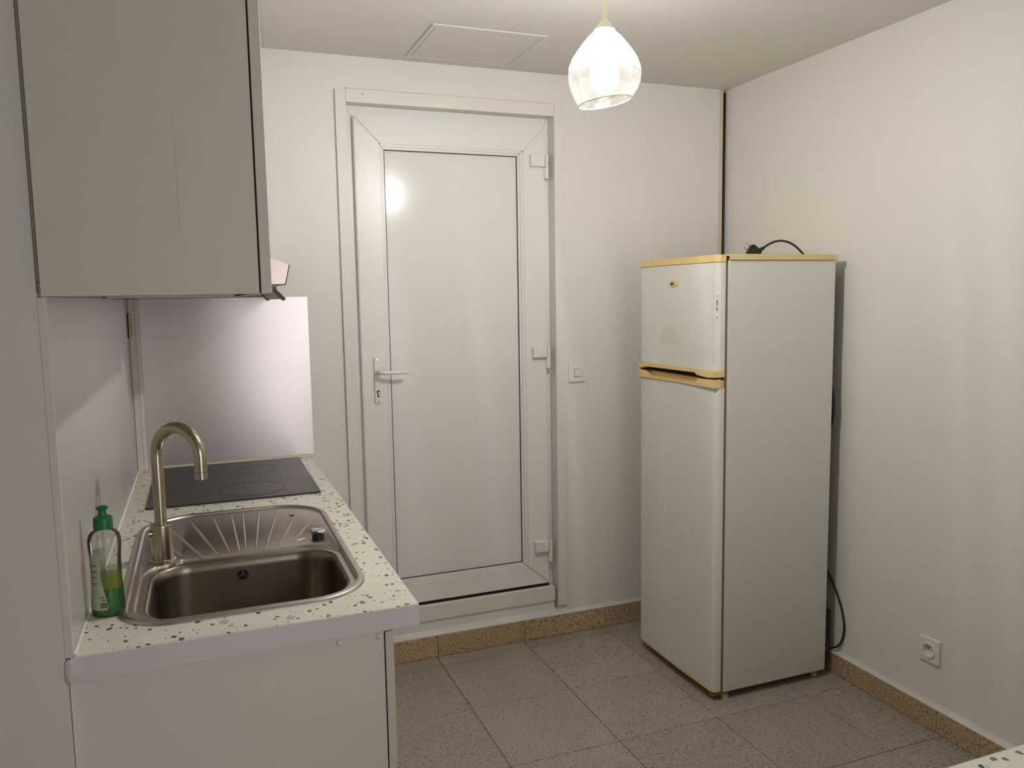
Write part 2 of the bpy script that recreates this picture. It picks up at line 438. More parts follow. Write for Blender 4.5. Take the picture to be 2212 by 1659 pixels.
for k, (a, b) in enumerate(WINS):  # unseen window, guessed from the splashback's bright side, added to carry the fill
    w = thing('window_%d' % (k+1), ((a+b)/2, YREAR-0.1, WZ[0]), 'tall white framed window behind the viewer', 'window', kind='structure')
    for x0, x1, z0, z1 in ((a, b, WZ[0], WZ[0]+0.05), (a, b, WZ[1]-0.05, WZ[1]), (a, a+0.05, WZ[0]+0.05, WZ[1]-0.05), (b-0.05, b, WZ[0]+0.05, WZ[1]-0.05), ((a+b)/2-0.03, (a+b)/2+0.03, WZ[0]+0.05, WZ[1]-0.05)):
        B('window_frame', x0+0.0005, x1-0.0005, YREAR-0.12, YREAR-0.06, z0+0.0005, z1-0.0005, 'pvc', w, 0.003)
    for x0, x1 in ((a+0.05, (a+b)/2-0.03), ((a+b)/2+0.03, b-0.05)):
        link('pane', box(bmesh.new(), x0, x1, YREAR-0.094, YREAR-0.09, WZ[0]+0.05, WZ[1]-0.05), M['pane'], w)
struct(B('wall_far_left', XFAR-0.2, XFAR, YREAR, YPART, -0.05, ZC+0.05, 'wall'), 'white wall far to the left, out of the picture', 'wall')

# corner slot: cream batten, grey conduit, black cable
struct(B('trim_1', 2.5145, XG, -0.007, 0.0, 0.095, ZC, 'batten', bev=0.0015), 'thin cream batten up the corner behind the fridge', 'trim')
o = B('conduit', XG+0.001, XR-0.006, 0.012, 0.06, 0.1, ZC-0.015, 'cable_grey', bev=0.002)
tag(o, 'grey conduit set in the narrow corner gap above the fridge', 'conduit')
o = link('cable', tube(bmesh.new(), spline([(2.5475, 0.006, 2.44), (2.546, 0.005, 2.2), (2.544, 0.003, 1.95), (2.541, 0.001, 1.6), (2.54, 0.001, 1.0), (2.54, 0.001, 0.12)], 8), 0.0045, 8), 'black', smooth=60)
tag(o, 'thin black cable running down the corner gap above the fridge', 'cable')

# skirting tiles
bb = thing('baseboard_back', (1.5, -0.006, 0.0), 'brown granite skirting along the back wall under the door', 'skirting', kind='structure')
xs = [0.57, 0.71, 1.11, 1.51, 1.91, 2.31, XR-0.002]
for a, b in zip(xs[:-1], xs[1:]):
    B('skirting_tile', a+0.0008, b-0.0008, -0.012, -0.0005, 0.001, 0.0935, 'skirt', bb, 0.001, 1)
prof = [(-0.0125, 0.0935), (-0.0125, 0.0975), (-0.006, 0.101), (-0.0005, 0.112), (-0.0005, 0.0935)]
link('caulk_bead', prism(bmesh.new(), prof, 0, 1.64, XR-0.015), 'caulk', bb)
br = thing('baseboard_right', (XR-0.006, -1.5, 0.0), 'brown granite skirting along the right-hand wall', 'skirting', kind='structure')
ys = [-0.013, -0.455, -0.86, -1.265, -1.67, -2.075, -2.48]
for a, b in zip(ys[:-1], ys[1:]):
    B('skirting_tile', XR-0.018, XR-0.0005, b+0.0008, a-0.0008, 0.001, 0.082, 'skirt', br, 0.001, 1)
prof = [(XR-0.0185, 0.082), (XR-0.0185, 0.0855), (XR-0.007, 0.0895), (XR-0.0005, 0.099), (XR-0.0005, 0.082)]
# prism along Y takes (x, z)
link('caulk_bead', prism(bmesh.new(), prof, 1, -2.48, -0.02), 'caulk', br)

# ------------------------------------------------------------------ door
dr = thing('door_1', ((DX0+DX1)/2, 0.03, 0.094), 'white plastic door with a plain centre panel and three hinges', 'door', kind='structure')
B('casing_board', 0.762, 0.803, -0.013, -0.0005, 0.112, 2.322, 'trim', dr, 0.0015)
B('casing_board', 0.8035, 1.6745, -0.011, -0.0005, 2.2765, 2.3275, 'trim', dr, 0.0015)
B('casing_board', 1.675, 1.7165, -0.013, -0.0005, 0.139, 2.3285, 'trim', dr, 0.0015)
B('joint_line', 0.803, 1.7175, -0.0022, -0.0004, 2.3290, 2.3306, 'joint', dr)
B('joint_line', 1.7168, 1.7182, -0.0022, -0.0004, 0.14, 2.329, 'joint', dr)
link('screw', tube(bmesh.new(), [(0.868, -0.0108, 2.309), (0.868, -0.0118, 2.309)], 0.0032, 10), 'chip', dr)
YF, YLF = 0.058, 0.034      # front of the frame, front of the leaf
LX0, LX1, LZ0, LZ1 = 0.836, 1.650, 0.233, 2.236   # leaf outer
bx0, bx1, bz0, bz1 = 0.938, 1.548, 0.320, 2.134   # bead outer
px0, px1, pz0, pz1 = 0.956, 1.525, 0.344, 2.113   # panel
def ring_member(name, o, i, side, y0, y1, material, parent, gap=0.0006, bev=0.0012):
    """one mitred member of a rectangular frame; o, i = outer and inner (x0, x1, z0, z1)"""
    ox0, ox1, oz0, oz1 = o; ix0, ix1, iz0, iz1 = i; g = gap
    poly = {'left': [(ox0, oz0+g), (ix0, iz0+g), (ix0, iz1-g), (ox0, oz1-g)],
            'right': [(ox1, oz0+g), (ox1, oz1-g), (ix1, iz1-g), (ix1, iz0+g)],
            'top': [(ox0+g, oz1), (ix0+g, iz1), (ix1-g, iz1), (ox1-g, oz1)],
            'bottom': [(ox0+g, oz0), (ox1-g, oz0), (ix1-g, iz0), (ix0+g, iz0)]}[side]
    return link(name, prism(bmesh.new(), poly, 1, y0, y1, bev), material, parent, smooth=35)
FO, FI = (DX0+0.001, DX1-0.001, 0.16, DZ1-0.001), (LX0+0.004, LX1-0.004, 0.232, LZ1-0.002)
for s in ('left', 'right', 'top'):
    ring_member('door_frame', FO, FI, s, YF, 0.12, 'pvc', dr, gap=0.0004)
for s in ('left', 'right', 'top', 'bottom'):
    ring_member('rail' if s in ('top', 'bottom') else 'stile', (LX0, LX1, LZ0, LZ1), (bx0, bx1, bz0, bz1), s, YLF, YLF+0.05, 'pvc', dr, bev=0.003)
# dark gasket behind the joints
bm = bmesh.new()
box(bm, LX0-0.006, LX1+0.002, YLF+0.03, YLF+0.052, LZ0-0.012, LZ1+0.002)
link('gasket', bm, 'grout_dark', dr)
def bead(side):
    # two stepped profiles per side, mitred at the corners
    o1 = (bx0, bx1, bz0, bz1); i2 = (px0-0.0012, px1+0.0012, pz0-0.0012, pz1+0.0012)
    mid = tuple((a+b)/2 for a, b in zip(o1, i2))
    q = ring_member('glazing_bead', o1, mid, side, YLF+0.004, YLF+0.03, 'pvc', dr, 0.0005, 0.0016)
    p = ring_member('inner_bead', mid, i2, side, YLF+0.009, YLF+0.03, 'pvc', q, 0.0005, 0.0016)
for s in ('left', 'right', 'top', 'bottom'): bead(s)
for x0, x1, z0, z1 in ((px0-0.001, px0+0.0018, pz0-0.001, pz1+0.001), (px1-0.0018, px1+0.001, pz0-0.001, pz1+0.001), (px0+0.0018, px1-0.0018, pz0-0.001, pz0+0.0016), (px0+0.0018, px1-0.0018, pz1-0.0022, pz1+0.001)):
    B('panel_gasket', x0, x1, YLF+0.0105, YLF+0.03, z0, z1, 'grout_dark', dr)
B('panel', px0+0.001, px1-0.001, YLF+0.017, YLF+0.036, pz0+0.001, pz1-0.001, 'pvc_panel', dr, 0.001)
# threshold boards and plastered ledge
B('threshold_board', DX0+0.002, DX1-0.012, 0.004, 0.030, 0.158, 0.2235, 'trim', dr, 0.002)
B('bottom_gap', DX0+0.03, DX1-0.028, YLF+0.004, 0.064, 0.2, 0.232, 'dark', dr)  # dark strip put in for the shade under the leaf
B('lower_board', DX0+0.002, DX1-0.012, 0.012, 0.07, 0.112, 0.1565, 'trim', dr, 0.0015)
link('plaster_ledge', prism(bmesh.new(), [(-0.0115, 0.0945), (-0.0115, 0.098), (0.014, 0.116), (0.05, 0.116), (0.05, 0.0945)], 0, DX0+0.001, DX1-0.002), 'caulk', dr)
# hinges
for zt in (2.118, 1.305, 0.433):
    hg = link('hinge', box(bmesh.new(), 1.578, 1.643, YLF-0.022, YLF, zt-0.047, zt, 0.003), 'white_plastic', dr, smooth=40)
    link('barrel', lathe(bmesh.new(), 1.6535, YLF-0.014, [(0, zt-0.096), (0.0072, zt-0.095), (0.0075, zt-0.049), (0.0068, zt-0.0485), (0.0075, zt-0.048), (0.0075, zt+0.002), (0.006, zt+0.004), (0, zt+0.004)], 16), 'white_plastic', hg, smooth=40)
    link('knuckle', box(bmesh.new(), 1.6435, 1.652, YLF-0.014, YF, zt-0.094, zt-0.05, 0.001), 'grout_dark' if False else 'white_plastic', hg, smooth=40)
# handle
hx, hz = 0.8985, 1.2285
bm = prism(bmesh.new(), rrect(hx-0.0135, hx+0.0135, 1.101, 1.287, 0.004, 4), 1, YLF-0.0085, YLF, 0.0015)
hp = link('handle_plate', bm, 'white_plastic', dr, smooth=40)
link('lever_collar', tube(bmesh.new(), [(hx+0.001, YLF-0.008, hz), (hx+0.001, YLF-0.022, hz)], [0.0105, 0.0098], 20), 'white_plastic', hp, smooth=50)
pts = spline([(hx+0.001, YLF-0.018, hz), (hx+0.002, YLF-0.040, hz), (hx+0.012, YLF-0.051, hz-0.001), (hx+0.04, YLF-0.052, hz-0.002), (hx+0.085, YLF-0.047, hz-0.003), (hx+0.118, YLF-0.043, hz-0.003)], 6)
rs = [0.0086]*12 + [0.0086 - 0.0022*k/(len(pts)-13) for k in range(len(pts)-12)]
link('lever', tube(bmesh.new(), pts, rs, 14), 'white_plastic', hp, smooth=50)
for zz in (1.279, 1.109):
    sc_ = link('screw', tube(bmesh.new(), [(hx, YLF-0.008, zz), (hx, YLF-0.0094, zz)], 0.0033, 12), 'chrome', hp, smooth=40)
    link('screw_slot', tube(bmesh.new(), [(hx, YLF-0.0092, zz), (hx, YLF-0.0098, zz)], 0.0013, 8), 'dark', sc_)
# euro cylinder keyhole: round over a slot
bm = tube(bmesh.new(), [(hx, YLF-0.008, 1.146), (hx, YLF-0.0092, 1.146)], 0.0078, 20)
box(bm, hx-0.0045, hx+0.0045, YLF-0.0092, YLF-0.008, 1.126, 1.142)
kh = link('keyhole', bm, 'dark', hp, smooth=40)
bm = tube(bmesh.new(), [(hx+0.001, YLF-0.009, 1.145), (hx+0.001, YLF-0.0105, 1.145)], 0.005, 16)
box(bm, hx-0.001, hx+0.0035, YLF-0.0104, YLF-0.009, 1.130, 1.141)
link('lock_cylinder', bm, 'nickel', kh, smooth=40)

# ------------------------------------------------------------------ ceiling hatch
ch = thing('ceiling_hatch', (1.24, -0.26, ZC-0.004), 'flush square access hatch in the ceiling above the door', 'hatch')
HX0, HX1, HY0, HY1 = 1.028, 1.458, -0.458, -0.064
bm = bmesh.new()
box(bm, HX0, HX1, HY0, HY0+0.016, ZC-0.005, ZC-0.0003, 0.001); box(bm, HX0, HX1, HY1-0.016, HY1, ZC-0.005, ZC-0.0003, 0.001)
box(bm, HX0, HX0+0.016, HY0+0.016, HY1-0.016, ZC-0.005, ZC-0.0003, 0.001); box(bm, HX1-0.016, HX1, HY0+0.016, HY1-0.016, ZC-0.005, ZC-0.0003, 0.001)
link('hatch_frame', bm, 'ceiling', ch, smooth=40)
B('hatch_gap', HX0+0.0158, HX1-0.0158, HY0+0.0158, HY1-0.0158, ZC-0.0012, ZC-0.0003, 'grout_dark', ch)
B('hatch_panel', HX0+0.0182, HX1-0.0182, HY0+0.0182, HY1-0.0182, ZC-0.0042, ZC-0.001, 'ceiling', ch, 0.0006)

# ------------------------------------------------------------------ switch and socket
sw = thing('light_switch', (1.7765, -0.004, 1.145), 'square white light switch on the back wall beside the door', 'switch')
link('plate', prism(bmesh.new(), rrect(1.736, 1.817, 1.1445, 1.2255, 0.004, 4), 1, -0.009, -0.0003, 0.002), 'white_plastic', sw, smooth=40)
B('button_gap', 1.7615, 1.7925, -0.0094, -0.0085, 1.168, 1.202, 'grout_dark', sw)
link('button', prism(bmesh.new(), rrect(1.7625, 1.7915, 1.169, 1.201, 0.003, 4), 1, -0.0135, -0.008, 0.0015), 'white_plastic', sw, smooth=40)

so = thing('wall_socket', (XR-0.004, -1.216, 0.233), 'square white wall socket low on the right-hand wall', 'socket')
sy, sz = -1.2165, 0.2785
bm = bmesh.new()                                # plate with a round well
N = 40
outer = []
for k in range(N):
    t = 2*PI*k/N; c, s = math.cos(t), math.sin(t); q = 0.0425/max(abs(c), abs(s))
    outer.append((sy+q*c, sz+q*s))
loops = [[(XR-0.0003, y, z) for y, z in outer], [(XR-0.0085, y, z) for y, z in outer], [(XR-0.0105, sy+(y-sy)*0.97, sz+(z-sz)*0.97) for y, z in outer]]
for r, x in ((0.0272, XR-0.0105), (0.0268, XR-0.0145), (0.0218, XR-0.0145), (0.0200, XR-0.0008)):
    loops.append([(x, sy+r*math.cos(2*PI*k/N), sz+r*math.sin(2*PI*k/N)) for k in range(N)])
R_ = [[bm.verts.new(p) for p in l] for l in loops]
for i in range(len(R_)-1):
    for k in range(N): bm.faces.new((R_[i][k], R_[i][(k+1) % N], R_[i+1][(k+1) % N], R_[i+1][k]))
bm.faces.new(R_[-1])
bmesh.ops.recalc_face_normals(bm, faces=bm.faces[:])
sp = link('plate', bm, 'white_plastic', so, smooth=30)
link('earth_pin', tube(bmesh.new(), [(XR-0.001, sy, sz+0.010), (XR-0.014, sy, sz+0.010)], 0.0022, 10), 'chrome', so, smooth=40)
for s in (-1, 1):
    link('contact_hole', tube(bmesh.new(), [(XR-0.0012, sy+s*0.0095, sz-0.001), (XR-0.0016, sy+s*0.0095, sz-0.001)], 0.0028, 10), 'dark', so)

# ------------------------------------------------------------------ worktop run on the left
CY0, CX1 = -1.674, 0.615
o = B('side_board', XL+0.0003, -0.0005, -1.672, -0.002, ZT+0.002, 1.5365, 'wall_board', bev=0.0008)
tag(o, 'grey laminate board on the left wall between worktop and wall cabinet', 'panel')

struct(B('trim_2', XL, 0.0012, -1.6755, -1.6725, ZT+0.001, 1.536, 'trim', bev=0.0008), 'narrow white edge strip on the wall corner left of the worktop', 'trim')
wt = thing('worktop', (0.3, -0.84, 0.868), 'white speckled kitchen worktop holding the sink and hob', 'worktop')
SX0, SX1, SY0, SY1 = 0.052, 0.547, -1.588, -0.757        # sink outline
bw = (0.104, 0.512, -1.556, -1.196)                       # bowl opening
bm = bmesh.new()
def ringverts(pts, z):
    v = [bm.verts.new((x, y, z)) for x, y in pts]
    return v, [bm.edges.new((v[k], v[(k+1) % len(v)])) for k in range(len(v))]
orect = [(0.001, CY0+0.003), (CX1, CY0+0.003), (CX1, -0.001), (0.001, -0.001)]
cut = rrect(bw[0]-0.027, bw[1]+0.025, bw[2]-0.025, bw[3]+0.026, 0.118, 10)
for z in (0.869, ZT):
    va, ea = ringverts(orect, z); vb, eb = ringverts(cut, z)
    bmesh.ops.triangle_fill(bm, edges=ea+eb, use_beauty=True)
    if z < 0.9: va0, vb0 = va, vb
for lo_, hi_ in ((va0, va), (vb0, vb)):
    for k in range(len(lo_)):
        k2 = (k+1) % len(lo_); bm.faces.new((lo_[k], lo_[k2], hi_[k2], hi_[k]))
bmesh.ops.recalc_face_normals(bm, faces=bm.faces[:])
link('slab', bm, 'terrazzo', wt)
link('end_edging', box(bmesh.new(), -0.006, CX1+0.0006, CY0, CY0+0.003, 0.8685, ZT-0.0004, 0.0012), 'edge', wt, smooth=40)
link('front_edging', box(bmesh.new(), CX1-0.0002, CX1+0.003, CY0+0.003, -0.001, 0.8685, ZT-0.0006, 0.0012), 'cabinet', wt, smooth=40)
# lumpy filler where the edging meets the left wall
bm = bmesh.new()
bmesh.ops.create_icosphere(bm, subdivisions=3, radius=1.0)
rn = random.Random(3)
for v in bm.verts:
    d = v.co.copy(); k = 1+0.22*math.sin(7*d.x+3*d.z)*math.cos(5*d.z)+rn.uniform(-.05, .05)
    v.co = Vector((-0.0075+0.0075*d.x*k, CY0-0.001+0.004*d.y*k, 0.888+0.024*d.z*k))
link('filler_patch', bm, 'caulk', wt, smooth=180)
link('wall_bead', prism(bmesh.new(), [(0.0, ZT), (0.004, ZT+0.0002), (0.0, ZT+0.005)], 1, CY0+0.01, -0.03), 'white_plastic', wt)

# ---- sink
sk = thing('kitchen_sink', (0.3, -1.17, ZT), 'stainless steel inset sink with ribbed drainer in the speckled worktop', 'sink')
NP = 36
def loop(x0, x1, y0, y1, r): return rrect(x0, x1, y0, y1, r, NP-1)
def inset(rect, d, r):
    x0, x1, y0, y1 = rect
    return loop(x0+d, x1-d, y0+d, y1-d, [max(0.004, q-d) for q in r])
SR = [0.13, 0.15, 0.15, 0.115]
OUT = (SX0, SX1, SY0, SY1)
BR = [0.105, 0.085, 0.085, 0.09]
def zl(pts, z): return [(x, y, z) for x, y in pts]
top = [zl(inset(OUT, 0, SR), ZT+0.0004), zl(inset(OUT, 0.0015, SR), ZT+0.0050), zl(inset(OUT, 0.005, SR), ZT+0.0070), zl(inset(OUT, 0.0145, SR), ZT+0.0072), zl(inset(OUT, 0.0165, SR), ZT+0.0060), zl(inset(OUT, 0.0190, SR), ZT+0.0018)]
def ledge(d, z):
    """outline around the bowl that gives way to the round seats of the tap and the waste knob"""
    pts = []
    for x, y in inset(bw, -d, BR):
        for cx, cy, rr in ((0.124, -1.172, 0.040), (0.492, -1.142, 0.036)):
            dx, dy = x-cx, y-cy; q = math.hypot(dx, dy)
            if q < rr+0.002*(0.022-d)/0.018 and q > 1e-6:
                # push towards the bowl centre
                bx, by = 0.308-cx, -1.376-cy; n_ = math.hypot(bx, by)
                e = (rr-q); x += bx/n_*e; y += by/n_*e
        # stay inside the rim
        x = min(max(x, SX0+0.0195), SX1-0.0195); y = max(y, SY0+0.0195)
        pts.append((x, y))
    return zl(pts, z)
top += [ledge(0.022, ZT+0.0018), ledge(0.0205, ZT+0.0005), ledge(0.0185, ZT-0.0045), zl(inset(bw, -0.0045, BR), ZT-0.0055)]
bowl = [zl(inset(bw, -0.0045, BR), ZT-0.0055), zl(inset(bw, 0.0, BR), ZT-0.0062), zl(inset(bw, 0.0035, BR), ZT-0.0095), zl(inset(bw, 0.0055, BR), ZT-0.03), zl(inset(bw, 0.012, BR), ZT-0.125), zl(inset(bw, 0.018, BR), ZT-0.142), zl(inset(bw, 0.032, BR), ZT-0.153), zl(inset(bw, 0.06, BR), ZT-0.156), zl(inset(bw, 0.14, [0.1]*4), ZT-0.158)]
def loft(loops, fill=False):
    bm = bmesh.new(); R = [[bm.verts.new(p) for p in l] for l in loops]; n = len(R[0])
    for i in range(len(R)-1):
        for k in range(n):
            q = (R[i][k], R[i][(k+1) % n], R[i+1][(k+1) % n], R[i+1][k])
            try: bm.faces.new(q)
            except ValueError: pass
    if fill: bm.faces.new(R[-1])
    bmesh.ops.recalc_face_normals(bm, faces=bm.faces[:])
    return bm
def up(bm):
    if sum(f.normal.z*f.calc_area() for f in bm.faces) < 0: bmesh.ops.reverse_faces(bm, faces=bm.faces[:])
    return bm
link('deck', up(loft(top)), 'steel', sk, smooth=46)
bo = link('bowl', up(loft(bowl, True)), 'steel_bowl', sk, smooth=60)
ridges = [((0.141, -1.083), (0.166, -1.152)), ((0.132, -0.893), (0.214, -1.190)), ((0.180, -0.824), (0.244, -1.166)), ((0.240, -0.815), (0.273, -1.162)), ((0.290, -0.812), (0.296, -1.160)), ((0.321, -0.810), (0.312, -1.160)), ((0.366, -0.810), (0.336, -1.160)), ((0.417, -0.814), (0.360, -1.160)), ((0.468, -0.859), (0.390, -1.165)), ((0.490, -0.975), (0.432, -1.134))]
for (ax, ay), (bx_, by_) in ridges:
    n = 10; P_ = [Vector((ax+(bx_-ax)*k/n, ay+(by_-ay)*k/n, ZT+0.0012)) for k in range(n+1)]
    R2 = [0.0018+0.0020*math.sin(PI*min(1, max(0.0, (k+0.6)/(n+1.2)))) for k in range(n+1)]
    link('drainer_ridge', tube(bmesh.new(), P_, R2, 10), 'steel', sk, smooth=60)
link('drainer_ridge', tube(bmesh.new(), [(0.432, -1.136, ZT+0.0012), (0.446, -1.134, ZT+0.0012), (0.462, -1.122, ZT+0.0012)], [0.0022, 0.0032, 0.002], 10), 'steel', sk, smooth=60)
link('tap_hole', tube(bmesh.new(), [(0.451, -0.885, ZT+0.0014), (0.451, -0.885, ZT+0.0024)], 0.007, 16), 'dark', sk)
# overflow in the far wall of the bowl
yo, zo = bw[3]-0.0072, 0.868
ov = link('overflow', tube(bmesh.new(), [(0.301, yo+0.004, zo), (0.301, yo-0.0025, zo)], [0.0165, 0.0150], 28), 'chrome', bo, smooth=40)
for k in range(3):
    t0 = PI/2 + k*2*PI/3 + 0.16; t1 = t0 + 2*PI/3 - 0.32
    poly = [(0.301+0.0128*math.cos(t0+(t1-t0)*j/8), zo+0.0128*math.sin(t0+(t1-t0)*j/8)) for j in range(9)] + [(0.301+0.0035*math.cos(t0+(t1-t0)*j/4), zo+0.0035*math.sin(t0+(t1-t0)*j/4)) for j in range(4, -1, -1)]
    link('overflow_slot', prism(bmesh.new(), poly, 1, yo-0.0031, yo-0.0022), 'dark', bo)
dn = link('drain', tube(bmesh.new(), [(0.308, -1.376, ZT-0.160), (0.308, -1.376, ZT-0.155)], [0.043, 0.040], 28), 'chrome', bo, smooth=40)
link('drain_basket', tube(bmesh.new(), [(0.308, -1.376, ZT-0.156), (0.308, -1.376, ZT-0.1535)], [0.028, 0.026], 24), 'dark', bo)
# waste knob
kx, ky = 0.489, -1.150
wk = link('waste_knob', box(bmesh.new(), kx-0.019, kx+0.019, ky-0.012, ky+0.012, ZT+0.018, ZT+0.030, 0.004, 3), 'chrome', sk, smooth=50)
link('knob_stem', tube(bmesh.new(), [(kx, ky, ZT+0.0015), (kx, ky, ZT+0.006), (kx, ky, ZT+0.019)], [0.017, 0.015, 0.015], 20), 'black', wk, smooth=40)

# ---- tap
tx, ty = 0.1255, -1.172
fc = thing('kitchen_tap', (tx, ty, ZT), 'brushed nickel swan-neck tap standing behind the sink bowl', 'tap')
zb = ZT+0.0022
link('base', lathe(bmesh.new(), tx, ty, [(0, zb), (0.0285, zb), (0.0285, zb+0.004), (0.0255, zb+0.006), (0.0250, zb+0.008), (0.0245, 1.001), (0.0225, 1.005), (0.0140, 1.0055), (0, 1.0055)], 40), 'nickel', fc, smooth=40)
th = math.radians(-44); rr = 0.066; z0 = 1.171
dx, dy = math.cos(th), math.sin(th)
P_ = [Vector((tx, ty, z)) for z in (1.004, 1.06, 1.12, z0-0.01)]
for k in range(0, 25):
    a = PI - PI*k/24*0.985
    q = rr + rr*math.cos(a); P_.append(Vector((tx+dx*q, ty+dy*q, z0+rr*math.sin(a))))
tip = P_[-1]
P_ += [tip+Vector((0, 0, -0.016)), tip+Vector((0, 0, -0.034))]
tb = link('spout', tube(bmesh.new(), P_, 0.0136, 24), 'nickel', fc, smooth=60)
e = P_[-1]
link('aerator', lathe(bmesh.new(), e.x, e.y, [(0, e.z+0.004), (0.0122, e.z+0.002), (0.0122, e.z-0.001), (0.0138, e.z-0.0015), (0.0138, e.z-0.0175), (0.0120, e.z-0.019), (0.0105, e.z-0.016), (0, e.z-0.016)], 24), 'nickel', tb, smooth=40)
tl = link('lever_socket', tube(bmesh.new(), [(tx-0.020, ty-0.008, 0.985), (tx-0.0285, ty-0.010, 0.986)], 0.008, 14), 'nickel', fc, smooth=40)

# ---- hob
hb = thing('hob', (0.31, -0.335, ZT), 'dark glass hob set into the speckled worktop below the steel splashback', 'hob')
HB = (0.057, 0.568, -0.640, -0.030)
bm = prism(bmesh.new(), rrect(HB[0], HB[1], HB[2], HB[3], 0.006, 4), 2, ZT+0.0004, ZT+0.0058, 0.0012)
link('glass_plate', bm, 'hob', hb, smooth=40)
def ring(bm, cx, cy, r0, r1, z, n=64):
    a = [bm.verts.new((cx+r0*math.cos(2*PI*k/n), cy+r0*math.sin(2*PI*k/n), z)) for k in range(n)]
    b = [bm.verts.new((cx+r1*math.cos(2*PI*k/n), cy+r1*math.sin(2*PI*k/n), z)) for k in range(n)]
    c = [bm.verts.new((cx+r0*math.cos(2*PI*k/n), cy+r0*math.sin(2*PI*k/n), z-0.0004)) for k in range(n)]
    d = [bm.verts.new((cx+r1*math.cos(2*PI*k/n), cy+r1*math.sin(2*PI*k/n), z-0.0004)) for k in range(n)]
    for k in range(n):
        k2 = (k+1) % n
        bm.faces.new((a[k], b[k], b[k2], a[k2])); bm.faces.new((a[k2], c[k2], c[k], a[k])); bm.faces.new((b[k], d[k], d[k2], b[k2]))
    bmesh.ops.recalc_face_normals(bm, faces=bm.faces[:])
    return bm
link('cooking_zone', ring(bmesh.new(), 0.368, -0.505, 0.100, 0.104, ZT+0.00625), 'hob_line', hb)
link('cooking_zone', ring(bmesh.new(), 0.40, -0.20, 0.070, 0.0725, ZT+0.00625), 'hob_line', hb)

# ---- washing-up bottle
bx_, by_ = 0.0385, -1.477
bt = thing('washing_up_bottle', (bx_, by_, ZT), 'clear washing-up liquid bottle, green liquid and cap, beside the sink', 'bottle')
def hump(z): return z+ZT
prof = [(0, 0.001), (0.026, 0.001), (0.0292, 0.004), (0.0296, 0.012), (0.0284, 0.030), (0.0268, 0.060), (0.0262, 0.090), (0.0268, 0.112), (0.0280, 0.128), (0.0290, 0.142), (0.0288, 0.153), (0.0262, 0.163), (0.0215, 0.169), (0.0165, 0.172), (0.0165, 0.176)]
link('bottle_body', lathe(bmesh.new(), bx_, by_, [(r, hump(z)) for r, z in prof], 40, sx=1.04, sy=0.82), 'bottle', bt, smooth=60)
liq = [(0, 0.003), (0.0250, 0.003), (0.0276, 0.006), (0.0278, 0.012), (0.0267, 0.030), (0.0253, 0.055), (0, 0.0552)]
lq = link('liquid', lathe(bmesh.new(), bx_, by_, [(r, hump(z)) for r, z in liq], 36, sx=1.04, sy=0.82), 'liquid', bt, smooth=60)
liq = [(0, 0.0554), (0.0253, 0.0554), (0.0249, 0.072), (0.0246, 0.083), (0, 0.0832)]
link('liquid_surface', lathe(bmesh.new(), bx_, by_, [(r, hump(z)) for r, z in liq], 36, sx=1.04, sy=0.82), 'liquid_top', lq, smooth=60)
capo = lathe(bmesh.new(), bx_, by_, [(0.0172, hump(0.1745)), (0.0180, hump(0.176)), (0.0176, hump(0.193)), (0.0158, hump(0.197)), (0.0095, hump(0.199)), (0.0078, hump(0.203)), (0.0072, hump(0.210)), (0.0105, hump(0.2125)), (0.0112, hump(0.2155)), (0.0075, hump(0.2185)), (0, hump(0.219))], 28)
cp = link('cap', capo, 'green_cap', bt, smooth=45)
# label wrapped around the wall side of the bottle
def rad(z):
    for (r0, z0_), (r1, z1_) in zip(prof[1:], prof[2:]):
        if z0_ <= z <= z1_: return r0+(r1-r0)*(z-z0_)/(z1_-z0_)
    return 0.027
bm = bmesh.new(); rows = []
for j in range(17):
    z = 0.016+0.112*j/16
    w = 0.62 if z < 0.02 else 0.78-0.55*min(1, (z-0.02)/0.06)+0.10*max(0, (z-0.085)/0.04)
    a0, a1 = math.radians(-262), math.radians(-118)+w*0.75
    row = []
    for k in range(13):
        t = a0+(a1-a0)*k/12; r = rad(z)+0.0006
        row.append(bm.verts.new((bx_+1.04*r*math.cos(t), by_+0.82*r*math.sin(t), ZT+z)))
    rows.append(row)
for j in range(16):
    for k in range(12): bm.faces.new((rows[j][k], rows[j][k+1], rows[j+1][k+1], rows[j+1][k]))
bmesh.ops.recalc_face_normals(bm, faces=bm.faces[:])
lb = link('label', bm, 'label', bt, smooth=180)
def lab_patch(name, z0_, z1_, d0, d1):
    bm = bmesh.new(); A, B_ = [], []
    for k in range(5):
        t = math.radians(d0+(d1-d0)*k/4)
        for L_, z in ((A, z0_), (B_, z1_)):
            r = rad(z)+0.0010; L_.append(bm.verts.new((bx_+1.04*r*math.cos(t), by_+0.82*r*math.sin(t), ZT+z)))
    for k in range(4): bm.faces.new((A[k], A[k+1], B_[k+1], B_[k]))
    return link(name, bm, 'label_ink', lb)
lab_patch('barcode', 0.021, 0.031, -112, -88)
lab_patch('print_line', 0.035, 0.0375, -108, -92); lab_patch('print_line', 0.0405, 0.0425, -116, -98)
for q in range(4): lab_patch('print_line', 0.068+q*0.012, 0.070+q*0.012, -150, -122)

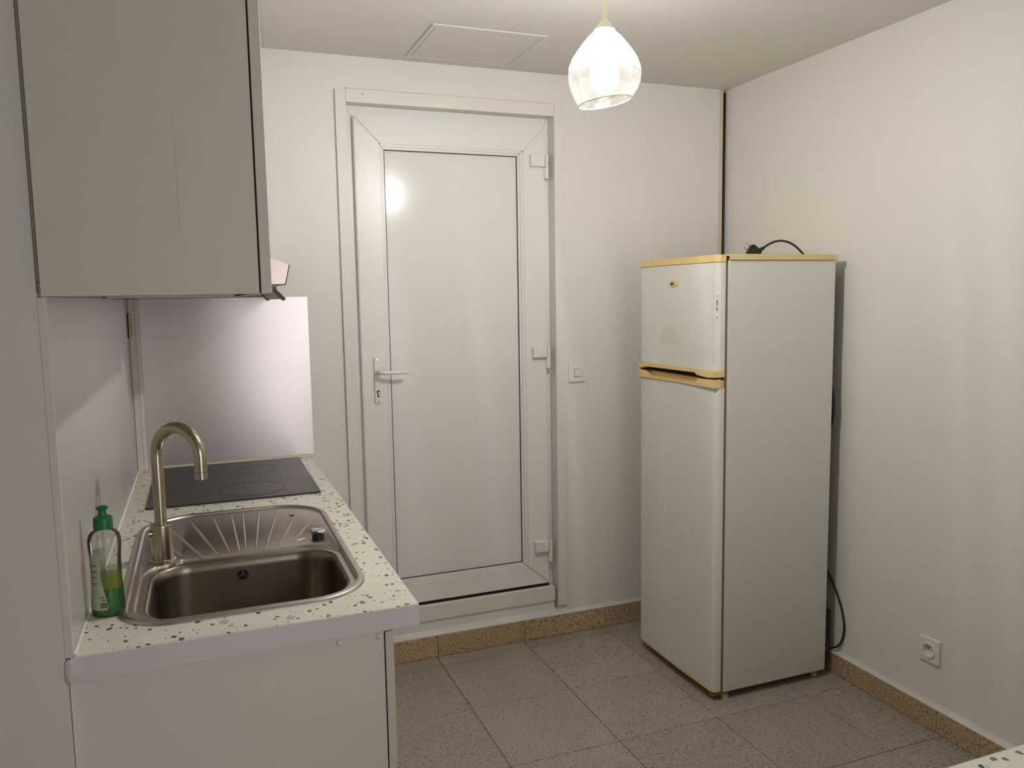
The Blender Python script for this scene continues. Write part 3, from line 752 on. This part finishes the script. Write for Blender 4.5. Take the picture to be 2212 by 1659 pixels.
# ---- splashback and its trim
bm = bmesh.new()                                # a thin sheet, bowed a few millimetres off the wall
gx, gz = 24, 6; V_ = []
for side in (0, 1):
    V_.append([[bm.verts.new((0.034+0.594*a/gx, (-0.0005 if side else -0.0030)-0.0030*(1-(2*a/gx-1)**2), 0.922+0.614*b/gz)) for b in range(gz+1)] for a in range(gx+1)])
for a in range(gx):
    for b in range(gz):
        for side in (0, 1):
            W_ = V_[side]; q = (W_[a][b], W_[a+1][b], W_[a+1][b+1], W_[a][b+1]); bm.faces.new(q if side == 0 else q[::-1])
for a in range(gx):
    for b in (0, gz): bm.faces.new((V_[0][a][b], V_[1][a][b], V_[1][a+1][b], V_[0][a+1][b]))
for b in range(gz):
    for a in (0, gx): bm.faces.new((V_[0][a][b], V_[0][a][b+1], V_[1][a][b+1], V_[1][a][b]))
bmesh.ops.recalc_face_normals(bm, faces=bm.faces[:])
o = link('splashback', bm, 'splash', smooth=50)
tag(o, 'brushed metal splashback sheet on the back wall above the hob', 'splashback')
o = link('splashback_bead', prism(bmesh.new(), [(-0.0005, ZT+0.0003), (-0.013, ZT+0.0003), (-0.009, 0.9215), (-0.0005, 0.9215)], 0, 0.034, 0.628), 'foam')
tag(o, 'cream sealant bead between the metal splashback and worktop', 'sealant')
cp_ = thing('corner_batten', (0.015, -0.02, ZT), 'white double batten in the corner left of the metal splashback', 'batten')
link('batten', box(bmesh.new(), 0.0003, 0.019, -0.034, -0.0005, ZT+0.0005, 1.536, 0.001), 'trim', cp_, smooth=40)
link('batten', box(bmesh.new(), 0.0195, 0.033, -0.022, -0.0005, ZT+0.0005, 1.536, 0.0015), 'trim', cp_, smooth=40)
lc = thing('magnetic_catch', (0.006, -0.05, 1.40), 'small cream cupboard catch screwed in the corner under the wall cabinet', 'catch')
link('catch_body', box(bmesh.new(), 0.0003, 0.0095, -0.078, -0.036, 1.400, 1.482, 0.0015), 'cream_pale', lc, smooth=40)
link('catch_slot', box(bmesh.new(), 0.0090, 0.0104, -0.0535, -0.046, 1.410, 1.466), 'dark', lc)
link('catch_back', box(bmesh.new(), 0.0003, 0.0035, -0.0815, -0.0785, 1.399, 1.484), 'dark', lc)

# ------------------------------------------------------------------ base cabinets
def base_cabinet(y0, y1, doors, label, side):
    t = thing('base_cabinet', (0.27, (y0+y1)/2, 0.0), label, 'cabinet')
    B('side_panel', XL+0.001, 0.5465, y0, y0+0.018, 0.0, 0.8665, side, t, 0.0008)
    B('side_panel', XL+0.001, 0.5465, y1-0.018, y1, 0.0, 0.8665, side, t, 0.0008)
    B('bottom_panel', 0.001, 0.5465, y0+0.019, y1-0.019, 0.10, 0.118, 'cabinet', t)
    B('back_panel', 0.001, 0.006, y0+0.019, y1-0.019, 0.12, 0.70, 'cabinet', t)
    B('plinth', 0.485, 0.50, y0+0.019, y1-0.019, 0.0, 0.098, 'cabinet', t)
    n = doors; w = (y1-y0)/n
    for k in range(n):
        d = link('cabinet_door', box(bmesh.new(), 0.5495, 0.5665, y0+k*w+0.0015, y0+(k+1)*w-0.0015, 0.102, 0.860, 0.0012), 'cabinet', t, smooth=40)
        yk = y0+k*w+(w-0.05 if k == 0 else 0.05)
        link('handle', tube(bmesh.new(), [(0.566, yk, 0.70), (0.585, yk, 0.705), (0.585, yk, 0.815), (0.566, yk, 0.82)], 0.005, 10), 'chrome', d, smooth=60)
    return t
c1 = base_cabinet(-1.660, -0.662, 2, 'white base cabinet under the sink, its plain end panel facing the viewer', 'cabinet_side')
for xx in (0.458, 0.537):
    link('screw_cap', lathe(bmesh.new(), 0, 0, [(0.0072, 0), (0.0068, 0.0015), (0.0045, 0.0028), (0, 0.0033)], 16), 'white_plastic', c1, org=(0, 0, 0), smooth=60)
    o = C.objects[-1]; o = [q for q in c1.children if q.name.startswith('screw_cap')][-1]
    o.matrix_local = Matrix.Translation(Vector((xx, -1.660, 0.853)) - Vector(c1['_org'])) @ Matrix.Rotation(PI/2, 4, 'X')
B('joint_strip', 0.5466, 0.5494, -1.655, -0.67, 0.105, 0.862, 'dark', c1)
base_cabinet(-0.660, -0.014, 1, 'white base cabinet under the hob, behind the sink cabinet', 'cabinet')

# ------------------------------------------------------------------ wall cabinet, hood, boxing
WY0, WY1, WZ0, WZ1 = -1.690, -0.640, 1.5365, 2.43
wc = thing('wall_cabinet', (0.17, (WY0+WY1)/2, WZ0), 'tall white wall cabinet over the sink, end panel facing the viewer', 'cabinet')
B('side_panel', -0.004, 0.3385, WY0, WY0+0.018, WZ0, WZ1, 'cabinet', wc, 0.0012)
B('side_panel', -0.0105, 0.3385, WY1-0.018, WY1, WZ0, WZ1, 'cabinet', wc, 0.0012)
B('bottom_panel', -0.0105, 0.3385, WY0+0.0182, WY1-0.0182, WZ0+0.006, WZ0+0.024, 'cabinet', wc)
B('top_panel', -0.0105, 0.3385, WY0+0.0182, WY1-0.0182, WZ1-0.018, WZ1, 'cabinet', wc)
B('back_panel', XL+0.001, XL+0.006, WY0+0.0182, WY1-0.0182, WZ0+0.025, WZ1-0.019, 'cabinet', wc)
B('joint_strip', 0.3386, 0.3415, WY0+0.004, WY1-0.004, WZ0+0.003, WZ1-0.003, 'dark', wc)
for a, b in ((WY0, (WY0+WY1)/2), ((WY0+WY1)/2, WY1)):
    link('cabinet_door', box(bmesh.new(), 0.3416, 0.3602, a+0.001, b-0.001, WZ0+0.001, WZ1, 0.0012), 'cabinet', wc, smooth=40)
link('paint_run', tube(bmesh.new(), [(0.213, WY0-0.0002, 1.85), (0.2135, WY0-0.0003, 1.74), (0.2135, WY0-0.0003, 1.652), (0.2135, WY0-0.0003, 1.647)], [0.0003, 0.0004, 0.0005, 0.0011], 6), 'cabinet', wc, smooth=60)
hc = link('duct_boxing', prism(bmesh.new(), [(XL+0.001, -0.625), (0.448, -0.625), (0.501, -0.001), (XL+0.001, -0.001)], 2, 1.676, ZC-0.001), 'wall')
tag(hc, 'white boxing under the ceiling between the wall cabinet and back wall', 'boxing')

HN, HF = -0.610, -0.012
hd = thing('cooker_hood', (0.25, -0.31, 1.56), 'slim steel cooker hood poking out behind the wall cabinet', 'cooker hood')
link('hood_body', prism(bmesh.new(), [(0.02, 1.567), (0.489, 1.574), (0.503, 1.632), (0.44, 1.660), (0.02, 1.668)], 1, HN, HF, 0.0015), 'hood_steel', hd, smooth=40)
link('hood_edge', prism(bmesh.new(), [(0.489, 1.5735), (0.4915, 1.5735), (0.5055, 1.632), (0.503, 1.6325)], 1, HN-0.0006, HF), 'black_plastic', hd)
link('hood_edge', prism(bmesh.new(), [(0.02, 1.5640), (0.4905, 1.5715), (0.4905, 1.5735), (0.02, 1.5666)], 1, HN-0.0006, HF), 'black_plastic', hd)
brk = [(0.4515, 1.5655), (0.4515, 1.5530), (0.4795, 1.5230), (0.4850, 1.5230), (0.4895, 1.5285), (0.4625, 1.5580), (0.4625, 1.5660)]
for ya in (HN+0.002, HF-0.014):
    link('visor_bracket', prism(bmesh.new(), brk, 1, ya, ya+0.012, 0.0008), 'black_plastic', hd, smooth=40)
link('visor', prism(bmesh.new(), [(0.4535, 1.5565), (0.4790, 1.5275), (0.4815, 1.5295), (0.4565, 1.5590)], 1, HN+0.0145, HF-0.0145), 'cable_grey' if False else 'steel', hd)

# ------------------------------------------------------------------ fridge-freezer
FX0, FX1, FY0, FY1 = 1.999, 2.480, -0.790, -0.248
fg = thing('fridge_freezer', (2.21, -0.52, 0.0), 'old white two-door fridge-freezer with yellowed cream trim and handles', 'fridge')
B('cabinet_body', FX0, FX1, FY0, FY1, 0.030, 1.640, 'fridge_side', fg, 0.003)
tp = link('top_cap', box(bmesh.new(), 2.003, FX1+0.006, FY0-0.006, FY1+0.006, 1.6405, 1.6625, 0.003), 'cream_pale', fg, smooth=40)
link('hinge_cover', box(bmesh.new(), 1.978, 2.012, FY0+0.004, FY0+0.045, 1.645, 1.656, 0.001), 'dark', tp, smooth=40)
B('gasket', 1.9875, FX0-0.0003, FY0+0.006, FY1-0.006, 0.045, 1.636, 'brown', fg)
def door_outline(d=0.0):
    """door seen from above: gently bowed front with rounded vertical edges"""
    xf, xb, y0, y1 = 1.945-d, 1.987, FY0+0.0005-d, FY1-0.0005+d
    pts = [(xb, y1), (xb, y0)]
    r = 0.020
    for k in range(7):
        t = -PI/2 - (PI/2)*k/6
        pts.append((xf+0.006+r+r*math.cos(t), y0+r+r*math.sin(t)))
    for k in range(1, 12):
        s = k/12; y = y0+r+(y1-y0-2*r)*s
        pts.append((xf+0.006-0.006*math.sin(PI*s), y))
    for k in range(7):
        t = PI - (PI/2)*k/6
        pts.append((xf+0.006+r+r*math.cos(t), y1-r+r*math.sin(t)))
    return pts
def slab(name, z0, z1, material, parent, d=0.0, bev=0.0012):
    return link(name, prism(bmesh.new(), door_outline(d), 2, z0, z1, bev), material, parent, smooth=40)
ud = slab('freezer_door', 1.2445, 1.6340, 'fridge', fg)
slab('top_trim', 1.6345, 1.6600, 'cream', ud, 0.0025)
# handle rails: each a moulding whose outline is cut away along the middle for the grip
def rail(name, parent, notch_low):
    """prism along X of the (y, z) outline of a handle moulding, wrapped on the door front"""
    y0, y1 = FY0-0.001, FY1-0.008
    n0, n1 = y0+0.112, y1-0.055
    if notch_low:      # freezer rail, grip cut from below
        out = [(y0, 1.2445), (y1, 1.2445), (y1, 1.2235), (n1+0.01, 1.2240), (n1, 1.2290), (n0+0.012, 1.2330), (n0, 1.2250), (y0+0.045, 1.2200), (y0, 1.2230)]
    else:              # fridge rail, grip cut from above
        out = [(y0, 1.1840), (y1, 1.1840), (y1, 1.2130), (n1+0.02, 1.2135), (n1+0.008, 1.2070), (n1-0.012, 1.1935), (n0+0.022, 1.1930), (n0+0.006, 1.1990), (n0-0.004, 1.2120), (y0, 1.2160)]
    return out
bm = prism(bmesh.new(), rail('', None, True), 0, 1.9405, 1.9860, 0.0012)
link('freezer_handle', bm, 'cream', ud, smooth=40)
ld = slab('fridge_door', 0.0440, 1.1835, 'fridge', fg)
bm = prism(bmesh.new(), rail('', None, False), 0, 1.9405, 1.9700, 0.0012)
lh = link('fridge_handle', bm, 'cream', ld, smooth=40)
link('grip_recess', box(bmesh.new(), 1.9700, 1.9860, FY0+0.004, FY1-0.004, 1.184, 1.2135, 0.001), 'cream', lh, smooth=40)
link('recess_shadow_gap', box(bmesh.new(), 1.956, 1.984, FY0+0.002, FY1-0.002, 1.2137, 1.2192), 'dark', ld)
slab('bottom_trim', 0.0360, 0.0438, 'cream', ld, 0.001, 0.0008)
# badge: oval plate with two dark characters
bcy, bcz = -0.5155, 1.563
bm = bmesh.new()
n = 28
poly = [(bcy+0.031*math.cos(2*PI*k/n), bcz+0.0125*math.sin(2*PI*k/n)) for k in range(n)]
bd = link('badge', prism(bmesh.new(), poly, 0, 1.9420, 1.9452, 0.0008), 'cream', ud, smooth=40)
bm = bmesh.new()
# looking at the door the viewer sees +Y on the left
def glyph(y0, y1, z0, z1): box(bm, 1.9413, 1.9421, min(y0, y1), max(y0, y1), z0, z1)
gl = bcy+0.0145
for q in (-0.0045, 0.0, 0.0045): glyph(gl, gl-0.0115, bcz+q-0.0010, bcz+q+0.0010)
for q in (0.0, 0.0048, 0.0097): glyph(gl-q, gl-q-0.0020, bcz-0.0055, bcz+0.0055)
glyph(bcy-0.0015, bcy-0.0035, bcz-0.0065, bcz+0.0065)
glyph(bcy-0.0030, bcy-0.0062, bcz-0.0040, bcz+0.0040); glyph(bcy-0.0060, bcy-0.0085, bcz-0.0018, bcz+0.0018)
link('badge_lettering', bm, 'dark', bd)
# arched trace left by a removed sticker, chips and a scratch
def xdoor(y):
    s = (y-(FY0+0.0205))/((FY1-0.0205)-(FY0+0.0205)); return 1.951-0.006*math.sin(PI*max(0, min(1, s)))
bm = bmesh.new()
def stain(bm, outline):
    c = (sum(p[0] for p in outline)/len(outline), sum(p[1] for p in outline)/len(outline))
    vs_ = [bm.verts.new((xdoor(y)-0.0003, y, z)) for y, z in outline]; vc = bm.verts.new((xdoor(c[0])-0.0004, c[0], c[1]))
    for i in range(len(vs_)): bm.faces.new((vs_[i], vs_[(i+1) % len(vs_)], vc))
    bmesh.ops.recalc_face_normals(bm, faces=bm.faces[:])
    if sum(f.normal.x for f in bm.faces) > 0: bmesh.ops.reverse_faces(bm, faces=bm.faces[:])
    return bm
arch = [(-0.417, 1.328), (-0.422, 1.350), (-0.438, 1.378), (-0.458, 1.396), (-0.485, 1.402), (-0.518, 1.398), (-0.540, 1.382), (-0.556, 1.356), (-0.572, 1.336), (-0.54, 1.333), (-0.50, 1.331), (-0.45, 1.329)]
link('sticker_residue', stain(bm, arch), 'residue', ud)
for z, h in ((1.515, 0.004), (1.492, 0.018), (1.470, 0.010), (1.440, 0.004)):
    link('paint_chip', box(bmesh.new(), 1.9515, 1.9545, FY0+0.0035, FY0+0.0065, z-h/2, z+h/2, 0.0005, 1), 'chip', ud)
link('scratch', tube(bmesh.new(), [(xdoor(-0.462)-0.0002, -0.462, 0.690), (xdoor(-0.466)-0.0002, -0.466, 0.672), (xdoor(-0.464)-0.0002, -0.464, 0.640)], [0.001, 0.002, 0.0008], 6), 'scratch', ld)
for xx, yy in ((2.018, FY0+0.02), (2.018, FY1-0.03), (2.45, FY0+0.03), (2.45, FY1-0.03)):
    link('foot', lathe(bmesh.new(), xx, yy, [(0, 0.0), (0.014, 0.0), (0.014, 0.012), (0.009, 0.013), (0.009, 0.0305)], 14), 'cream_pale', fg, smooth=40)
link('lower_hinge', box(bmesh.new(), 1.955, 2.03, FY0+0.008, FY0+0.036, 0.018, 0.030, 0.002), 'brown', fg, smooth=40)
cg = B('condenser', FX1+0.004, FX1+0.020, FY0+0.03, FY1-0.03, 0.32, 1.60, 'black_plastic', fg, 0.002)
link('compressor_box', box(bmesh.new(), FX1+0.001, FX1+0.045, FY0+0.02, FY1-0.02, 0.06, 0.26, 0.006), 'black_plastic', fg, smooth=40)
link('hose', tube(bmesh.new(), spline([(FX1+0.012, FY0+0.04, 1.20), (FX1+0.016, FY0+0.014, 1.14), (FX1+0.017, FY0+0.012, 1.04), (FX1+0.012, FY0+0.03, 0.97)], 6), 0.0055, 8), 'black', fg, smooth=60)

# the fridge's own flex, looping down the right-hand wall
link('power_flex', tube(bmesh.new(), spline([(2.52, -0.66, 0.47), (2.535, -0.722, 0.415), (2.5415, -0.786, 0.317), (2.5425, -0.820, 0.215), (2.5415, -0.806, 0.135), (2.530, -0.77, 0.1015), (2.51, -0.73, 0.096), (2.497, -0.65, 0.20)], 8), 0.0040, 10), 'black', fg, smooth=60)
# plug and cord on top of the fridge
TZ = 1.6627
pl = thing('plug_and_cord', (2.2, -0.72, TZ), 'black two-pin plug on a curved cord lying on top of the fridge', 'plug')
py = -0.72
body = [(2.128, TZ+0.0005), (2.182, TZ+0.0005), (2.190, TZ+0.012), (2.183, TZ+0.018), (2.158, TZ+0.0375), (2.150, TZ+0.0385), (2.128, TZ+0.010)]
pb = link('plug_body', prism(bmesh.new(), body, 1, py-0.011, py+0.011, 0.003), 'black', pl, smooth=40)
for (x0, z0_), (x1, z1_) in (((2.141, TZ+0.030), (2.124, TZ+0.044)), ((2.130, TZ+0.016), (2.113, TZ+0.030))):
    link('pin', tube(bmesh.new(), [(x0, py, z0_), (x1, py, z1_)], 0.0022, 10), 'chrome', pb, smooth=60)
link('strain_relief', tube(bmesh.new(), [(2.174, py, TZ+0.012), (2.190, py, TZ+0.020), (2.204, py, TZ+0.027)], [0.010, 0.0075, 0.0052], 12), 'black', pb, smooth=60)
link('cord', tube(bmesh.new(), spline([(2.200, py, TZ+0.025), (2.222, py, TZ+0.038), (2.255, py, TZ+0.050), (2.287, py, TZ+0.053), (2.322, py, TZ+0.046), (2.352, py-0.002, TZ+0.030), (2.376, py-0.004, TZ+0.010), (2.386, py-0.001, TZ+0.0042), (2.41, py+0.03, TZ+0.0040), (2.45, py+0.07, TZ+0.0040)], 8), 0.0040, 10), 'black', pl, smooth=60)

# ------------------------------------------------------------------ worktop in the near right corner
nw = thing('worktop', (1.8, -2.8, 0.868), 'second speckled worktop, its corner just showing at the bottom right', 'worktop')
link('slab', box(bmesh.new(), 0.98, XR-0.001, -3.09, -2.489, 0.873, ZT, 0.0015), 'terrazzo', nw, smooth=40)
link('back_edging', box(bmesh.new(), 0.98, XR-0.001, -2.4888, -2.4868, 0.8735, ZT-0.0012, 0.0006), 'cabinet', nw)
nc = thing('base_cabinet', (1.8, -2.8, 0.0), 'white base cabinet under the second worktop at the bottom right', 'cabinet')
B('side_panel', 1.01, 1.028, -3.05, -2.51, 0.0, 0.872, 'cabinet', nc, 0.0008)
B('side_panel', XR-0.040, XR-0.022, -3.05, -2.51, 0.0, 0.872, 'cabinet', nc, 0.0008)
B('back_panel', 1.0285, XR-0.0405, -2.518, -2.51, 0.0, 0.872, 'cabinet', nc, 0.0005)
for k in range(3):
    a = 1.03+k*0.49
    d = B('cabinet_door', a, a+0.487, -3.068, -3.0505, 0.1, 0.868, 'cabinet', nc, 0.001)
    link('handle', tube(bmesh.new(), [(a+0.42, -3.068, 0.80), (a+0.42, -3.088, 0.80), (a+0.30, -3.088, 0.80), (a+0.30, -3.068, 0.80)], 0.005, 10), 'chrome', d, smooth=60)

# ------------------------------------------------------------------ pendant lamp
PX, PY = 1.2575, -1.26
pn = thing('pendant_lamp', (PX, PY, 2.02), 'lit drop-shaped glass pendant lamp hanging from the ceiling', 'lamp')
link('ceiling_rose', lathe(bmesh.new(), PX, PY, [(0.045, ZC-0.0003), (0.045, ZC-0.012), (0.03, ZC-0.024), (0.006, ZC-0.028), (0, ZC-0.028)], 28), 'white_plastic', pn, smooth=50)
link('cord', tube(bmesh.new(), [(PX, PY, ZC-0.026), (PX, PY, 2.245)], 0.0030, 10), 'foam', pn, smooth=60)
hl = link('cord_grip', lathe(bmesh.new(), PX, PY, [(0, 2.262), (0.0055, 2.262), (0.0060, 2.240), (0.0072, 2.238), (0.0075, 2.231), (0.0060, 2.228), (0, 2.228)], 16), 'foam', pn, smooth=40)
shp = [(0.0085, 2.231), (0.0130, 2.226), (0.0235, 2.211), (0.0320, 2.2005), (0.0425, 2.1915), (0.0585, 2.1725), (0.0730, 2.1535), (0.0855, 2.1345), (0.0925, 2.1155), (0.0950, 2.0965), (0.0938, 2.0775), (0.0870, 2.0585), (0.0775, 2.0400), (0.0690, 2.0275)]
nsh = len(shp)
def oblique(j, t):
    # the mouth is cut at a slant: low on the left of the lamp, high on its right
    w = max(0.0, (j-(nsh-5))/4.0); return 0.010*w*w*math.cos(t+0.35)
sg = lathe(bmesh.new(), PX, PY, shp, 56, oblique)
sh = link('shade', sg, thin_glass('pendant_glass', (0.97, 0.97, 0.95, 1), frost_top=(0.105, 0.165)), pn, smooth=180)
lipz = shp[-1][1]; lr = shp[-1][0]
link('shade_lip', tube(bmesh.new(), [(PX+lr*math.cos(2*PI*k/56), PY+lr*math.sin(2*PI*k/56), lipz+oblique(nsh-1, 2*PI*k/56)) for k in range(57)], 0.0016, 8), M['white_plastic'], sh, smooth=60)
link('shade_cap', lathe(bmesh.new(), PX, PY, [(0.0085, 2.2345), (0.0125, 2.2300), (0.0150, 2.2265), (0.0258, 2.2110), (0.0268, 2.2090), (0.0250, 2.2090)], 32), 'foam', pn, smooth=50)
link('lamp_holder', lathe(bmesh.new(), PX, PY, [(0, 2.224), (0.011, 2.222), (0.019, 2.205), (0.0195, 2.172), (0.015, 2.168), (0, 2.168)], 24), 'white_plastic', pn, smooth=50)
def glow(name, col, strength):
    m = bpy.data.materials.new(name); m.use_nodes = True
    nt = m.node_tree; nt.nodes.remove(nt.nodes['Principled BSDF'])
    e = nt.nodes.new('ShaderNodeEmission'); e.inputs[0].default_value = col; e.inputs[1].default_value = strength
    t = nt.nodes.new('ShaderNodeBsdfTransparent'); a = nt.nodes.new('ShaderNodeAddShader')
    nt.links.new(e.outputs[0], a.inputs[0]); nt.links.new(t.outputs[0], a.inputs[1])
    nt.links.new(a.outputs[0], nt.nodes['Material Output'].inputs['Surface'])
    return m
WARM = (1.0, 0.98, 0.98)
link('bulb', lathe(bmesh.new(), PX, PY, [(0.013, 2.170), (0.014, 2.160), (0.022, 2.148), (0.0335, 2.126), (0.0375, 2.104), (0.0340, 2.084), (0.0235, 2.070), (0.011, 2.063), (0, 2.0615)], 32), glow('lit_bulb', (1.0, 0.93, 0.80, 1), 14.0), pn, smooth=180)
ld_ = bpy.data.lights.new('bulb_light', 'POINT'); ld_.energy = LAMP_W; ld_.color = WARM; ld_.shadow_soft_size = 0.028
# the wavy blown glass bends part of the bulb's light into soft streaks: (azimuth, half width in degrees, gain)
ld_.use_nodes = True
nt = ld_.node_tree; em = nt.nodes['Emission']
def mth(op, a, b=None, c=None):
    n = nt.nodes.new('ShaderNodeMath'); n.operation = op
    for k, v in enumerate((a, b, c)):
        if v is None: continue
        if isinstance(v, (int, float)): n.inputs[k].default_value = v
        else: nt.links.new(v, n.inputs[k])
    return n.outputs[0]
gi = nt.nodes.new('ShaderNodeNewGeometry'); sxyz = nt.nodes.new('ShaderNodeSeparateXYZ')
nt.links.new(gi.outputs['Incoming'], sxyz.inputs[0])
SGN = 1.0
vx, vy, vz = (mth('MULTIPLY', sxyz.outputs[k], SGN) for k in range(3))
az = mth('MULTIPLY', mth('ARCTAN2', vy, vx), 57.2958)
el = mth('MULTIPLY', mth('ARCSINE', mth('MAXIMUM', mth('MINIMUM', vz, 1.0), -1.0)), 57.2958)
u = mth('ADD', az, mth('MULTIPLY', mth('ADD', el, 40.0), -0.14))
tot = None
for c0, w0, g0 in ((100.3, 2.6, .26), (93.5, 1.0, .08), (90.0, 0.9, .12), (84.7, 1.5, .30), (77.0, 1.2, .08), (68.7, 1.1, .55), (60.0, 1.6, .12), (52.0, 2.0, .28), (37.0, 1.8, .34), (18.5, 3.5, .16), (-1.6, 1.5, .24), (-8.8, 2.2, .26), (-22, 2.5, .2), (-41, 2, .25), (-66, 3, .25), (-95, 2, .25), (-128, 3, .2), (-160, 2, .25), (122, 2.0, .2), (139, 2.5, .25), (158, 1.6, .25)):
    q = mth('DIVIDE', mth('SUBTRACT', u, c0), w0)
    e_ = mth('MULTIPLY', mth('EXPONENT', mth('MULTIPLY', mth('MULTIPLY', q, q), -1.0)), g0)
    tot = e_ if tot is None else mth('ADD', tot, e_)
mr_ = nt.nodes.new('ShaderNodeMapRange'); mr_.interpolation_type = 'SMOOTHSTEP'
mr_.inputs['From Min'].default_value = 2.0; mr_.inputs['From Max'].default_value = -36.0
mr_.inputs['To Min'].default_value = 0.12; mr_.inputs['To Max'].default_value = 1.0
nt.links.new(el, mr_.inputs['Value'])
nt.links.new(mth('ADD', mth('MULTIPLY', tot, mr_.outputs['Result']), 0.95), em.inputs['Strength'])
lo = bpy.data.objects.new('bulb_light', ld_); C.objects.link(lo); lo.parent = pn
lo.location = Vector((PX, PY, 2.100)) - Vector(pn['_org'])

for o in bpy.data.objects:
    if '_org' in o.keys(): del o['_org']
